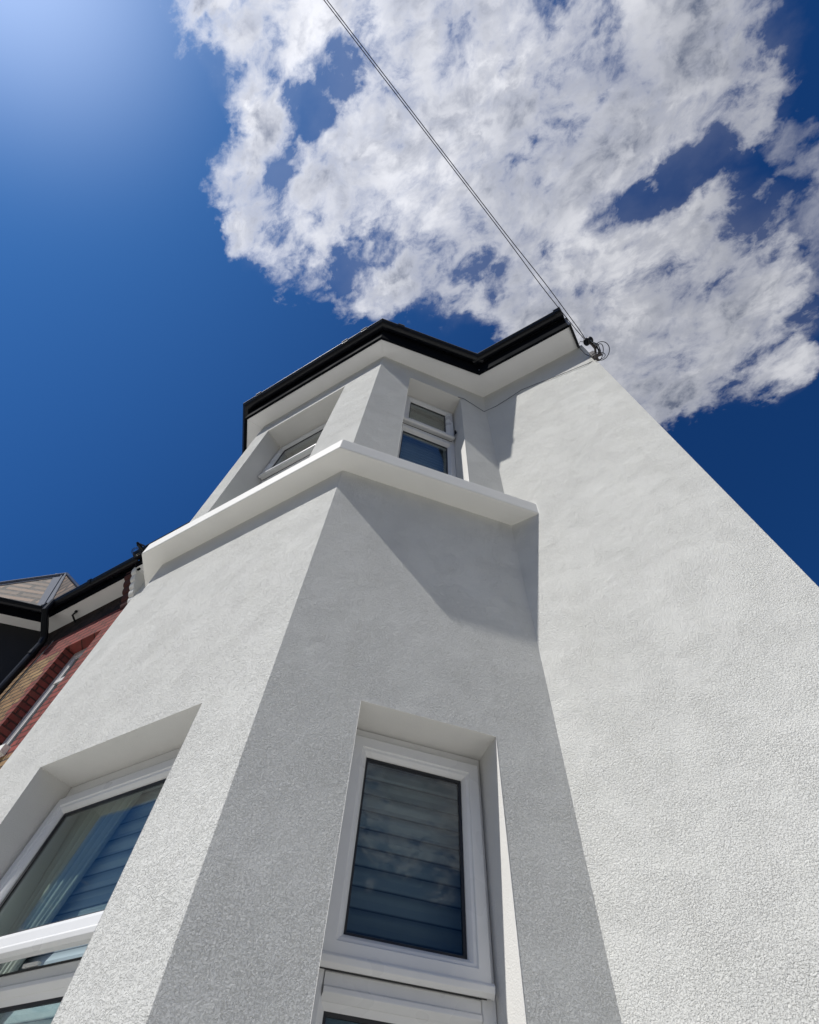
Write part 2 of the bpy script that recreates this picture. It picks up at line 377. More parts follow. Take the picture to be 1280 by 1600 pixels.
# ------------------------------------------------------------------ plan of the rendered house
dW, e, wd_, xr, p_, zt, du, ze, ov = .60747, .52411, 1.1064, 1.30388, .10229, .09721, .01841, 3.791, .14815
GZ = -1.0                                             # ground, plan units below the lens
d = dW
sn = Vector((d, -e)).normalized()                     # outward normal of the right canted face
def side_x(y, q=0): return e+(q-sn.y*y)/sn.x
HL = 2.0; dd = d-du+.008
DF = d+.003                                            # insulated wall face under the string course
xu = side_x(-dd)
LA, LB, LC, LD = (-wd_-e, 0), (-wd_, -d), (0, -d), (e, 0)
EB, EC = (-wd_-xu, -dd), (xu, -dd)                     # line the eaves are set out from
UB, UC = (-wd_-xu+.014, -dd-.036), (xu+.020, -dd-.036)
XL = -2.95
SL = math.hypot(DF, e-side_x(-DF)); SU = math.hypot(e-xu-.020, dd+.036)
WB, WC = (-wd_-side_x(-DF), -DF), (side_x(-DF), -DF)
low_open = (-.12, .8600)
up_front = (2.22, 3.535); up_side = (2.22, 3.545)
lf = (-.883-WB[0], -.229-WB[0])                           # s along front, from B
ls = (SL-.568, SL-.194)
uf = (-.965-UB[0], -.268-UB[0])
us = (SU-.585, SU-.198)
mir = lambda h, L: (L-h[1], L-h[0])

house = empty('rendered_house', (xr, 0, GZ), 'tall white rendered house end with a two storey canted bay and black gutters', 'house')
# bay walls
bm = bmesh.new()
lz = [low_open[0], low_open[1]]
shell(bm, [(LA, WB, [(*mir(ls, SL), *low_open)]), (WB, WC, [(*lf, *low_open)]), (WC, LD, [(*ls, *low_open)])], GZ, HL+.02, lz, .17)
link('bay_wall', bm, 'stucco', house, bevel=.0008, segs=1)
bm = bmesh.new()
uz = [up_front[0], up_front[1], up_side[1]]
shell(bm, [(LA, UB, [(*mir(us, SU), *up_side)]), (UB, UC, [(*uf, *up_front)]), (UC, LD, [(*us, *up_side)])], HL+zt-.02, ze+.02, uz, .205)
link('bay_wall', bm, 'stucco', house, bevel=.0008, segs=1)
# main wall: right slice with its gable return, left slice running to the neighbour
bm = bmesh.new()
shell(bm, [((e-.03, 0), (xr, 0), []), ((xr, 0), (xr, 6.5), [])], GZ, ze+.02, [])
# gable above the eaves
quad(bm, V(xr, 0, ze+.02), V(xr, 6.5, ze+.02), V(xr, 3.25, ze+2.3))
link('front_wall', bm, 'stucco', house, bevel=.002, segs=2)
bm = bmesh.new()
shell(bm, [((XL, .30), (XL, 0), []), ((XL, 0), (-wd_-e+.03, 0), [])], GZ, ze+.02, [])
link('front_wall', bm, 'stucco', house, bevel=.002, segs=2)
bm = bmesh.new()
for a, b in (((XL, .3), (XL, 6.5)), ((XL, 6.5), (xr, 6.5))):
    quad(bm, V(*b, GZ), V(*a, GZ), V(*a, ze+.02), V(*b, ze+.02))
link('rear_wall', bm, 'stucco', house)
# string course: flat underside, rounded nose, slightly sloped top
bm = bmesh.new()
c0 = .012
prof = [(-.03, HL), (p_-.004, HL), (p_, HL+.004), (p_, HL+zt-c0), (p_-.004, HL+zt-.004), (p_-c0, HL+zt), (-.05, HL+zt+.03)]
sweep(bm, [LA, LB, LC, LD], prof, wy=.0)
link('string_course', bm, 'coping', house, bevel=.004, ang=25)
# room linings (closed prisms with the window holes)
def offp(pts, q): return offset_path(pts, -q)
def room(z0, z1, pts, holes3, lz_):
    A, B, C_, D = offset_path(pts, -.168, None, None)
    # extend canted walls back to the line y=.12
    def ext(p, q): t = (.12-p[1])/(q[1]-p[1]); return (p[0]+(q[0]-p[0])*t, .12)
    A = ext(B, A); D = ext(C_, D)
    bm = bmesh.new()
    def proj_s(a, b, P, Q, h):      # hole of the outer segment carried to the inner one
        a = Vector(a); b = Vector(b); P = Vector(P); Q = Vector(Q); u = (b-a).normalized(); o_ = (P-a).dot(u)
        return (h[0]-o_, h[1]-o_, h[2], h[3])
    segs = []
    for (a, b), (P, Q), h in zip(((pts[0], pts[1]), (pts[1], pts[2]), (pts[2], pts[3])), ((A, B), (B, C_), (C_, D)), holes3):
        segs.append((P, Q, [proj_s(a, b, P, Q, h)]))
    segs += [(D, (1.15, .12), []), ((1.15, .12), (1.15, 3), []), ((1.15, 3), (-2.8, 3), []), ((-2.8, 3), (-2.8, .12), []), ((-2.8, .12), A, [])]
    shell(bm, segs, z0, z1, lz_, None, flip=True)
    for z in (z0, z1):
        vs = [bm.verts.new(V(*p, z)) for p in (A, B, C_, D, (1.15, .12), (1.15, 3), (-2.8, 3), (-2.8, .12))]
        bm.faces.new(vs)
    link('room_lining', bm, 'room', house)
room(-.9, 1.25, [LA, WB, WC, LD], [(*mir(ls, SL), *low_open), (*lf, *low_open), (*ls, *low_open)], lz)
room(1.7, 3.70, [LA, UB, UC, LD], [(*mir(us, SU), *up_side), (*uf, *up_front), (*us, *up_side)], uz)

# eaves: soffit, fascia, half-round gutter
def eaves(parent, path, ze, ov, back=.05, fas=.205, r=.037, rim=.200):
    bm = bmesh.new(); sweep(bm, path, [(-back, ze), (ov-.002, ze), (ov-.002, ze+.02), (-back, ze+.02)]); link('soffit', bm, 'soffit', parent)
    f0, f1 = ov, ov+.017
    bm = bmesh.new(); sweep(bm, path, [(f0, ze-.012), (f1, ze-.012), (f1, ze+fas), (f0, ze+fas)]); link('fascia', bm, 'fascia_black', parent, bevel=.002)
    cx = f1+r+.001; top = ze+rim
    prof = [(cx-r, top)]+[(cx-r*math.cos(a), top-r*math.sin(a)*1.05) for a in [math.pi*k/14 for k in range(1, 14)]]+[(cx+r, top), (cx+r+.004, top+.003), (cx+r+.004, top-.006)]
    ri = r-.004
    prof += [(cx+r+.0005, top-.010)] 
    inner = [(cx-ri*math.cos(a), top-ri*math.sin(a)*1.05) for a in [math.pi*k/14 for k in range(13, 0, -1)]]
    outer = [(cx-r, top)]+[(cx-r*math.cos(a), top-r*math.sin(a)*1.05) for a in [math.pi*k/14 for k in range(1, 14)]]+[(cx+r+.001, top-.008), (cx+r+.005, top-.007), (cx+r+.005, top+.002), (cx+ri, top+.002)]
    bm = bmesh.new(); sweep(bm, path, outer+inner+[(cx-ri, top)])
    g = link('gutter', bm, 'black', parent, smooth=False, bevel=.0015, ang=40)
    return cx, r, top, g
path = [(-wd_-e-.02, -.02), (-wd_-side_x(-.02), -.02), EB, EC, (side_x(-.02), -.02), (xr-.035, -.02)]
cxg, rg, topg, gut = eaves(house, path, ze, ov)
eaves(house, [(XL, 0), (-wd_-e, 0)], 3.650, .145, fas=.10, r=.043, rim=.10)
# cover strips on the soffit mitres
for k in (2, 3):
    bm = bmesh.new(); ia, ib = offset_path(path, .03)[k], offset_path(path, ov-.004)[k]
    a, b = V(*ia, ze-.003), V(*ib, ze-.003); u = (b-a); sdv = Vector((u.y, -u.x, 0)).normalized()*.006
    box(bm, a-sdv*.5, u, sdv, Vector((0, 0, .004)))
    link('soffit_trim', bm, 'soffit', house)
# joint unions and clips along the gutter
def gutter_joint(parent, path, seg, t, cx, r, top, wdt=.05, name='gutter_joint'):
    o0 = offset_path(path, 0.0); a = Vector((*o0[seg], 0)); b = Vector((*o0[seg+1], 0)); u = (b-a).normalized(); n = Vector((u.y, -u.x, 0))
    c = a+(b-a)*t; bm = bmesh.new()
    def ring(q, rr): return [V(*(c+u*q+n*(cx-rr*math.cos(k*math.pi/12))).xy, top+.006-(rr*1.05*math.sin(k*math.pi/12) + (.0 if 0 < k < 12 else -.004))) for k in range(13)]
    R = [[bm.verts.new(p) for p in ring(q, rr)] for q, rr in ((-wdt/2, r+.001), (-wdt/2, r+.007), (wdt/2, r+.007), (wdt/2, r+.001))]
    for i in range(4):
        A, B = R[i], R[(i+1) % 4]
        for k in range(12): bm.faces.new((A[k], A[k+1], B[k+1], B[k]))
    # little clip standing on the rim
    pz = c+u*(-wdt/2)+n*(cx+r+.001)
    box(bm, V(pz.x, pz.y, top), u*wdt*S, n*.010*S, Vector((0, 0, .014*S)))
    link(name, bm, 'black', parent)
for seg, t in ((1, .5), (2, .045), (2, .80), (2, .955), (3, .05), (3, .90), (4, .11), (4, .985)): gutter_joint(house, path, seg, t, cxg, rg, topg)
# end board closing the eaves at the gable
bm = bmesh.new()
x0, x1 = xr-.035, xr-.018
pts = [(0.0, ze-.014), (-ov-.037, ze-.014), (-ov-.037, ze+.185), (0, ze+.32)]
A = [bm.verts.new(V(x0, y, z)) for y, z in pts]; B = [bm.verts.new(V(x1, y, z)) for y, z in pts]
bm.faces.new(A); bm.faces.new(B[::-1])
for k in range(4): bm.faces.new((A[k], A[(k+1) % 4], B[(k+1) % 4], B[k]))
link('barge_board', bm, 'black', house)
# bright screws on the gutter
bm = bmesh.new()
def dot(bm, c, r):
    bmesh.ops.create_icosphere(bm, subdivisions=1, radius=r, matrix=Matrix.Translation(c))
gcorner = offset_path(path, ov+.018)[4]
dot(bm, V(gcorner[0]+.004, gcorner[1]-.006, ze+.03), .006)
link('fascia_screw', bm, 'steel', house)
# roof: main slope and hipped bay roof
def uvplane(bm, f, o, u, v):
    l = bm.loops.layers.uv.verify()
    for lp in f.loops:
        q = lp.vert.co-o; lp[l].uv = (q.dot(u), q.dot(v))
def roof_face(bm, *pts):
    P = [V(*p) for p in pts]; f = bm.faces.new([bm.verts.new(p) for p in P]); f.normal_update(); n = f.normal
    h = Vector((0, 0, 1)).cross(n).normalized(); uvplane(bm, f, P[0], h, n.cross(h)); return f
bm = bmesh.new(); zr = ze+.205; slp = .62
E = offset_path(path, ov+.03)
roof_face(bm, (XL, -ov-.03, zr), (xr, -ov-.03, zr), (xr, 3.25, zr+slp*3.4), (XL, 3.25, zr+slp*3.4))
roof_face(bm, (xr, 6.7, zr), (XL, 6.7, zr), (XL, 3.25, zr+slp*3.4), (xr, 3.25, zr+slp*3.4))
ap = (-wd_/2, .55, zr+.02+slp*.75)
for a, b in zip(E[1:4], E[2:5]): roof_face(bm, (*a, zr+.004), (*b, zr+.004), ap)
link('roof', bm, 'tile', house, doubles=0)

# ------------------------------------------------------------------ windows
def rect_prof(bm, F, r, prof, closed=True):
    """r=(u0,u1,v0,v1); prof list (inset, depth) swept with mitred corners; F(u,v,w)->metres"""
    rings = []
    for i, w_ in prof:
        i4 = i if isinstance(i, tuple) else (i, i, i, i)
        rings.append([bm.verts.new(F(u, v, w_)) for u, v in ((r[0]+i4[0], r[2]+i4[2]), (r[1]-i4[1], r[2]+i4[2]), (r[1]-i4[1], r[3]-i4[3]), (r[0]+i4[0], r[3]-i4[3]))])
    m_ = len(rings)
    for k in range(m_ if closed else m_-1):
        a, b = rings[k], rings[(k+1) % m_]
        for j in range(4): bm.faces.new((a[j], a[(j+1) % 4], b[(j+1) % 4], b[j]))
def window(parent, P0, P1, hole, inset, tz, sash_top, sash_bot, ajar=0, blind='blind', sill=True, stile=.045, lname=None, stay_side=1, top_extra=0.0):
    """hole=(s0,s1,z0,z1) on the face P0->P1; the frame stands 'inset' behind the face; transom spans tz=(za,zb)"""
    p0 = Vector((*P0, 0)); u = (Vector((*P1, 0))-p0).normalized(); n = Vector((u.y, -u.x, 0))
    s0, s1, z0, z1 = hole
    F = lambda s, z, w_: V(*(p0+u*s+n*(w_-inset)).xy, z)
    g = .0015
    r = (s0+g, s1-g, z0+g, z1-g)
    fw_ = .034
    bm = bmesh.new()
    rect_prof(bm, F, r, [(0, 0), (fw_-.006, 0), (fw_, -.006), (fw_, -.05), (0, -.05)])
    ta, tb = tz
    # transom bar with rounded nose and drip
    pr = [(tb, -.045), (tb, -.004), (tb-.005, 0), (ta+(tb-ta)*.45, 0), (ta+(tb-ta)*.40, .004), (ta+(tb-ta)*.22, .004), (ta+.005, -.002), (ta, -.008), (ta, -.045)]
    A = [bm.verts.new(F(s0+fw_-.001, z, w_)) for z, w_ in pr]; B = [bm.verts.new(F(s1-fw_+.001, z, w_)) for z, w_ in pr]
    for k in range(len(pr)): bm.faces.new((A[k], B[k], B[(k+1) % len(pr)], A[(k+1) % len(pr)]))
    fr = link('window', bm, 'upvc', parent, bevel=.0015)
    if lname: fr['label'] = lname
    # lower fixed pane
    lo = (s0+fw_, s1-fw_, z0+fw_, ta)
    bm = bmesh.new(); rect_prof(bm, F, lo, [(0, -.010), (.010, -.018), (.010, -.028), (0, -.028)]); link('glazing_bead', bm, 'upvc', fr)
    bm = bmesh.new(); rect_prof(bm, F, lo, [(.0095, -.0185), (.016, -.020), (.016, -.027), (.0095, -.027)]); link('gasket', bm, 'gasket', fr)
    bm = bmesh.new(); a = F(lo[0]+.011, lo[2]+.011, -.026); b = F(lo[1]-.011, lo[2]+.011, -.026); c = F(lo[0]+.011, lo[3]-.011, -.026)
    box(bm, a, b-a, c-a, (F(0, 0, .004)-F(0, 0, 0))); link('glass', bm, 'glass', fr)
    # top-hung fanlight sash, turned about its top edge
    sr = (s0+.012, s1-.012, sash_bot, sash_top)
    ca, sa = math.cos(ajar), math.sin(ajar)
    def Fs(s, z, w_):
        dz = z-sr[3]; return F(s, sr[3]+dz*ca + w_*0, 0) + n*S*(-dz*sa + w_*ca) + Vector((0, 0, S*w_*sa))
    bm = bmesh.new(); st = stile
    rect_prof(bm, Fs, sr, [(0, .001), (0, .014), (.004, .018), (st-.016, .018), (st-.014, .014), (st-.008, .0125), (st-.004, .008), (st, .002), (st, -.020), (0, -.020)])
    # drip nose below the sash
    pr = [(sr[2]-.010, .004), (sr[2]-.012, .014), (sr[2]-.006, .022), (sr[2]+.004, .024), (sr[2]+.010, .0185), (sr[2]+.002, .003)]
    A = [bm.verts.new(Fs(sr[0], z, w_)) for z, w_ in pr]; B = [bm.verts.new(Fs(sr[1], z, w_)) for z, w_ in pr]
    for k in range(len(pr)): bm.faces.new((A[k], B[k], B[(k+1) % len(pr)], A[(k+1) % len(pr)]))
    bm.faces.new(A[::-1]); bm.faces.new(B)
    # hardware channel on the underside
    sash = link('sash', bm, 'upvc', fr, bevel=.0012)
    bm = bmesh.new(); rect_prof(bm, Fs, sr, [(st-.0008, -.002), (st+.0065, -.004), (st+.0065, -.012), (st-.0008, -.012)]); link('gasket', bm, 'gasket', fr)
    bm = bmesh.new(); a = Fs(sr[0]+st, sr[2]+st, -.010); b = Fs(sr[1]-st, sr[2]+st, -.010); c = Fs(sr[0]+st, sr[3]-st, -.010); dn = Fs(sr[0]+st, sr[2]+st, -.006)
    box(bm, a, b-a, c-a, dn-a); link('glass', bm, 'glass', fr)
    # black seal behind the sash seam
    bm = bmesh.new(); rect_prof(bm, F, (s0+.020, s1-.020, tb-.003, sash_top-.004), [(0, .0005), (.003, .0015), (.003, -.002), (0, -.002)]); link('seal', bm, 'gasket', fr)
    if ajar > .03:      # friction stay
        sx_ = s1-.035 if stay_side > 0 else s0+.035
        a = F(sx_, tb+.004, -.01); b = Fs(sx_, sr[2]+.02, -.018)
        bm = bmesh.new(); tube(bm, [a, (a+b)/2+n*.004, b], .004, 6); link('stay', bm, 'steel', fr)
        bm = bmesh.new(); a = F(s0+(s1-s0)*.42, tb+.002, -.004); box(bm, a, u*.05*S, n*.008*S, Vector((0, 0, .007*S))); link('handle', bm, 'upvc', fr)
    # blind just behind the panes: shallow vertical folds keep it from reading as a card
    bm = bmesh.new(); nz = 60; za, zb = z0+.03, z1-.02
    rows = []
    for k in range(nz+1):
        z = za+(zb-za)*k/nz; wv_ = -.088+.0025*math.sin(k*1.9)
        rows.append([[bm.verts.new(F(s, z, wv_-t)) for s in (s0+.012, s1-.012)] for t in (0, .0025)])
    for k in range(nz):
        for t in (0, 1): bm.faces.new((rows[k][t][0], rows[k][t][1], rows[k+1][t][1], rows[k+1][t][0]))
        for j in (0, 1): bm.faces.new((rows[k][0][j], rows[k][1][j], rows[k+1][1][j], rows[k+1][0][j]))
    bl = link('blind', bm, blind, fr, smooth=False)
    return fr, F, Fs, (s0, s1, z0, z1)
wf, Ff, Ffs, rf = window(house, WB, WC, (*lf, *low_open), .118, (.345, .388), .812, .402, ajar=math.radians(5), blind='blind_pale', lname='wide lower front window, top light open')
window(house, WC, LD, (*ls, *low_open), .112, (.318, .362), .832, .370, ajar=math.radians(.0), lname='narrow lower window in the shaded bay side')
window(house, LA, WB, (*mir(ls, SL), *low_open), .112, (.298, .350), .832, .352, lname='lower window on the far bay side')
window(house, UB, UC, (*uf, *up_front), .164, (2.95, 3.0), 3.485, 3.005, ajar=math.radians(2.2), blind='blind_up', lname='wide upper front window, top light open')
window(house, UC, LD, (*us, *up_side), .13, (2.965, 3.03), 3.50, 3.045, ajar=math.radians(1.2), blind='blind_up', lname='narrow upper window in the shaded bay side', stile=.05)
window(house, LA, UB, (*mir(us, SU), *up_side), .13, (2.965, 3.03), 3.50, 3.045, blind='blind_up', lname='upper window on the far bay side')
# tied-back curtain in the lower front window
bm = bmesh.new(); s0, s1 = rf[0], rf[1]; nu, nvv = 40, 14
g_ = []
for j in range(nvv+1):
    tj = j/nvv; z = .845-(.845-.20)*tj
    right = s0+.02+(.24*(1-tj)**1.1+.05)
    g_.append([bm.verts.new(Ff(s0+.015+(right-s0-.015)*i/nu, z, -.058+.012*math.sin(i*1.15+tj*1.3))) for i in range(nu+1)])
for j in range(nvv):
    for i in range(nu): bm.faces.new((g_[j][i], g_[j][i+1], g_[j+1][i+1], g_[j+1][i]))
cu = link('curtain', bm, 'curtain', wf, smooth=True)
sol = cu.modifiers.new('thick', 'SOLIDIFY'); sol.thickness = .002
# black stay bracket beside the upper side window
p0 = Vector((*UC, 0)); u2 = (Vector((*LD, 0))-p0).normalized(); n2 = Vector((u2.y, -u2.x, 0))
bm = bmesh.new()
q = lambda s, z, w_: V(*(p0+u2*s+n2*w_).xy, z)
tube(bm, [q(us[1]-.004, 3.12, -.10), q(us[1]-.010, 3.11, -.085), q(us[1]-.018, 3.09, -.075)], .007, 8)
tube(bm, [q(us[1]-.018, 3.12, -.085), q(us[1]-.018, 3.05, -.085)], .004, 6)
link('window_catch', bm, 'black', house)

# ------------------------------------------------------------------ cables and bracket at the gable corner
def cable(name, pts, r, m, label, cat, group=None, n=6):
    bm = bmesh.new(); tube(bm, pts, r, n)
    return tagtop(link(name, bm, m, None, smooth=True, doubles=0), label, cat, group)
# thin cable clipped along the wall below the eaves
cl = [(1.30, .004, 3.425), (1.24, -.006, 3.405), (1.15, -.006, 3.43), (1.065, -.006, 3.452), (.93, -.006, 3.50), (.80, -.006, 3.535), (.70, -.006, 3.50), (.60, -.006, 3.475), (.515, -.02, 3.45)]
sd_ = lambda s, z: (*(Vector(LD)+(Vector(UC)-Vector(LD)).normalized()*s+sn*.006), z)
cl += [sd_(.03, 3.45), sd_(.10, 3.50), sd_(.17, 3.545), sd_(.22, 3.53)]
cable('wall_cable', [V(*p) for p in cl], .0027, 'cable_grey', 'thin grey cable clipped along the white wall below the eaves', 'cable')
# corner bracket with drum insulator and slack loops
br = empty('cable_bracket', (1.305, -.01, 3.44), 'dark cable bracket with round insulator and slack wire loops on the gable corner', 'bracket')
bm = bmesh.new()
box(bm, V(1.292, -.028, 3.42), Vector((.03*S, 0, 0)), Vector((0, .045*S, 0)), Vector((0, 0, .10*S)))
tube(bm, [V(1.318, -.005, 3.47), V(1.332, -.05, 3.475), V(1.320, -.095, 3.50)], .011, 8)
tube(bm, [V(1.318, -.005, 3.43), V(1.345, -.035, 3.445), V(1.335, -.085, 3.475)], .008, 8)
tube(bm, [V(1.300, -.030, 3.40), V(1.345, -.020, 3.41)], .016, 8)
link('bracket_arm', bm, 'bracket', br, bevel=.002)
bm = bmesh.new(); a = V(1.296, -.112, 3.49); b = V(1.330, -.098, 3.52); dr = (b-a)
tube(bm, [a, a+dr*.12, a+dr*.25, a+dr*.5, a+dr*.75, a+dr*.88, b], [.026, .036, .030, .024, .030, .036, .026], 16)
link('insulator', bm, 'black', br, smooth=False)
bm = bmesh.new()
def loop(c, r1, r2, a0, a1, tilt, k=22):
    pts = []
    for i in range(k+1):
        a = a0+(a1-a0)*i/k
        x, y = r1*math.cos(a), r2*math.sin(a)
        pts.append(V(c[0]+.86*x-.41*y, c[1]+.5*x+.86*y, c[2]+.02*math.sin(a*1.3+tilt)-.35*y))
    return pts
tube(bm, loop((1.362, -.015, 3.47), .050, .062, -2.5, 2.3, 0), .0034, 6)
tube(bm, loop((1.345, -.020, 3.46), .030, .055, -2.2, 2.3, 1), .0034, 6)
tube(bm, loop((1.330, -.005, 3.45), .050, .020, -3.0, 2.0, 2), .003, 6)
tube(bm, [V(1.30, -.10, 3.52), V(1.27, -.12, 3.535), V(1.245, -.10, 3.52), V(1.262, -.05, 3.46), V(1.295, -.02, 3.41)], .0028, 6)
tube(bm, [V(1.318, -.095, 3.50), V(1.345, -.075, 3.46), V(1.338, -.04, 3.42), V(1.345, -.02, 3.40)], .006, 6)
tube(bm, [V(1.325, -.10, 3.49), V(1.355, -.07, 3.465), V(1.350, -.035, 3.43), V(1.335, -.02, 3.40)], .0045, 6)
link('wire_loop', bm, 'cable', br, smooth=True, doubles=0)
bm = bmesh.new(); tube(bm, [V(1.302, -.118, 3.505), V(1.322, -.110, 3.49), V(1.345, -.07, 3.45)], .004, 6); link('clamp', bm, 'steel', br)
# the two overhead wires to the street
B0 = Vector((1.305, -.105, 3.515))
far = Vector((.84588, -1.29151, 0))+Vector((-.197, -.885, .425)).normalized()*17
def over(side):
    pts = []
    dr = (far-B0); L = dr.length; hz = Vector((dr.y, -dr.x, 0)).normalized()
    for i in range(121):
        t = (i/120)**1.6
        s = t*L
        p = B0+dr*t; p.z -= .30*4*t*(1-t)*0.25
        tw = side*(.0062+.007*math.exp(-((s-.45)/.28)**2)*(1 if s > .02 else 0))
        p = p+hz*tw*min(1, s/.12+.2)+Vector((0, 0, .002*math.sin(s*6+side)))
        pts.append(V(*p))
    return pts
for sgn in (-1, 1): cable('overhead_cable', over(sgn), .0034, 'cable', 'thin black overhead cable running in a pair from the gable bracket across the sky', 'cable', 'pair of overhead cables')

# ------------------------------------------------------------------ brick neighbour
nb = empty('brick_house', (-3.4, .04, GZ), 'red and yellow brick neighbouring house with dark bay and black gutters', 'house')
NY = .04; NZ = 3.64; NX = -4.40
op = (-3.655, -3.195, 2.0, 3.125)
bm = bmesh.new()
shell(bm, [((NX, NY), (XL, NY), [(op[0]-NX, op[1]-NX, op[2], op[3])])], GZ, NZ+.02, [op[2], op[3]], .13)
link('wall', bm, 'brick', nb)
NA, NB, NC, ND = (-6.13, NY), (-5.60, -.62), (-5.06, -.62), (NX, NY)
bm = bmesh.new(); shell(bm, [(NA, NB, []), (NB, NC, []), (NC, ND, [(.18, .56, 2.0, 3.1)]), ((-7.5, NY), NA, [])], GZ, NZ+.02, [2.0, 3.1], .12)
link('bay_wall', bm, 'dark_brick', nb)
bm = bmesh.new()
for a, b in (((-7.5, 6.5), (-7.5, NY)), ((XL, 6.5), (-7.5, 6.5))): quad(bm, V(*a, GZ), V(*b, GZ), V(*b, NZ), V(*a, NZ))
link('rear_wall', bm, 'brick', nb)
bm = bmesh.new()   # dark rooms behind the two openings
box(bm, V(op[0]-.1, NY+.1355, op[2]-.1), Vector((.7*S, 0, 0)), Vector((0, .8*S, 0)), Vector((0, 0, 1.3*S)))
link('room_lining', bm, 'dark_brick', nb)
def nwin(P0, P1, hole, inset, m):
    p0 = Vector((*P0, 0)); u = (Vector((*P1, 0))-p0).normalized(); n = Vector((u.y, -u.x, 0)); s0, s1, z0, z1 = hole
    F = lambda s, z, w_: V(*(p0+u*s+n*(w_-inset)).xy, z)
    bm = bmesh.new(); rect_prof(bm, F, hole, [(0, 0), (.055, 0), (.062, -.008), (.075, -.010), (.075, -.03), (0, -.03)])
    a = F(s0+.04, z0+(z1-z0)*.68, -.028); box(bm, a, u*(s1-s0-.08)*S, n*.026*S, Vector((0, 0, .04*S)))
    fr = link('window', bm, m, nb)
    bm = bmesh.new(); a = F(s0+.03, z0+.03, -.024); box(bm, a, u*(s1-s0-.06)*S, n*.006*S, Vector((0, 0, (z1-z0-.06)*S))); link('glass', bm, 'glass', fr)
    bm = bmesh.new(); a = F(s0-.03, z0-.065, -.02); box(bm, a, u*(s1-s0+.06)*S, n*(inset+.065)*S, Vector((0, 0, .063*S))); link('sill', bm, 'coping', fr, bevel=.004)
    return fr
nwin((NX, NY), (XL, NY), (op[0]-NX+.001, op[1]-NX-.001, op[2]+.001, op[3]-.001), .095, 'upvc_old')
nwin(NC, ND, (.181, .559, 2.001, 3.099), .08, 'upvc_old')
npath = [(-7.5, NY), NA, NB, NC, ND, (XL+.02, NY)]
ncx, nr_, ntop, ng = eaves(nb, npath, NZ, .15, fas=.095, r=.043, rim=.10)
for seg, t in ((4, .10), (4, .55), (3, .9)): gutter_joint(nb, npath, seg, t, ncx, nr_, ntop)
# corbelled kneeler where the two houses meet: rounded courses stepping back and down to the wall
M['terracotta'] = smooth_paint('old_terracotta', (.075, .030, .026), .85, .002)
def corbel(x0, x1, m, name, dy=0.0, dz=0.0, n_=5, ya=-.14, yb=.03, za=3.66, zb=3.33):
    bm = bmesh.new(); pts = [(.03, za+.02+dz), (ya+dy, za+.02+dz)]
    for k in range(n_):
        y0_, y1_ = ya+(yb-ya)*k/n_, ya+(yb-ya)*(k+1)/n_; z0_, z1_ = za+(zb-za)*k/n_, za+(zb-za)*(k+1)/n_
        for t in range(6):
            a = t/5*math.pi*.5
            pts.append((y0_+dy+(y1_-y0_)*(1-math.cos(a)), z0_+dz+(z1_-z0_)*math.sin(a)))
    pts.append((.03, zb+dz))
    A = [bm.verts.new(V(x0, *p)) for p in pts]; B = [bm.verts.new(V(x1, *p)) for p in pts]
    bm.faces.new(A); bm.faces.new(B[::-1])
    for k in range(len(pts)): bm.faces.new((A[k], A[(k+1) % len(pts)], B[(k+1) % len(pts)], B[k]))
    return link(name, bm, m, nb)
corbel(XL-.165, XL-.060, 'terracotta', 'corbel', dy=.012)
corbel(XL-.060, XL-.002, 'coping', 'corbel')
# downpipe in the corner, swan neck under the soffit
gx = -4.13
bm = bmesh.new()
tube(bm, [V(gx, -.20, NZ+.10), V(gx, -.20, NZ-.03), V(gx-.01, -.15, NZ-.09), V(gx-.02, -.03, NZ-.24), V(gx-.02, -.015, NZ-.32), V(gx-.02, -.015, GZ+.02)], .045, 12)
for z in (NZ-.40, NZ-1.5, NZ-2.9): tube(bm, [V(gx-.02, -.015, z), V(gx-.02, -.015, z-.05)], .053, 12)
link('downpipe', bm, 'black', nb, smooth=False)
bm = bmesh.new(); tube(bm, [V(gx+.085, .025, NZ-.28), V(gx+.085, .025, GZ)], .006, 6); link('wall_cable', bm, 'cable_grey', nb)
bm = bmesh.new(); tube(bm, [V(-3.96, NY, NZ-.05), V(-3.93, -.03, NZ-.035), V(-3.88, -.04, NZ-.02)], .012, 8); dot(bm, V(-3.88, -.04, NZ-.02), .022); link('eaves_lamp', bm, 'black', nb)
# steep slated bay roof with wide lead hips
cc = Vector((.84588, -1.29151, 0))
AP = cc+Vector((-0.76590371, 0.15247768, 0.62461353))*7.3
VV = cc+Vector((-0.79606045, 0.1752836, 0.57927837))*6.47
RR = Vector((-3.80, -.16, NZ+.105))
FC = Vector((-5.16, -.86, NZ+.105)); FL = Vector((-5.7, -.86, NZ+.105)); BK = Vector((AP.x, 1.2, AP.z)); BR = Vector((-3.80, .9, NZ+.105)); AL = Vector((-6.1, -.3, AP.z)); BL = Vector((-6.6, -.1, NZ+.105))
bm = bmesh.new()
roof_face(bm, FC, VV, AP); roof_face(bm, FL, FC, AP, AL); roof_face(bm, VV, RR, AP); roof_face(bm, RR, BR, BK, AP); roof_face(bm, BL, FL, AL)
roof_face(bm, AL, AP, BK, Vector((-6.1, 1.2, AP.z)))
link('bay_roof', bm, 'slate', nb, doubles=0)
def strip(bm, a, b, side, wdt, n, th=.006):
    a, b, side, n = Vector(a), Vector(b), Vector(side), Vector(n).normalized()*th
    P = [a, b, b+side*wdt, a+side*wdt]; Q = [p+n for p in P]
    vs = [bm.verts.new(V(*p)) for p in P+Q]
    for f in ((0, 3, 2, 1), (4, 5, 6, 7), (0, 1, 5, 4), (1, 2, 6, 5), (2, 3, 7, 6), (3, 0, 4, 7)): bm.faces.new([vs[i] for i in f])
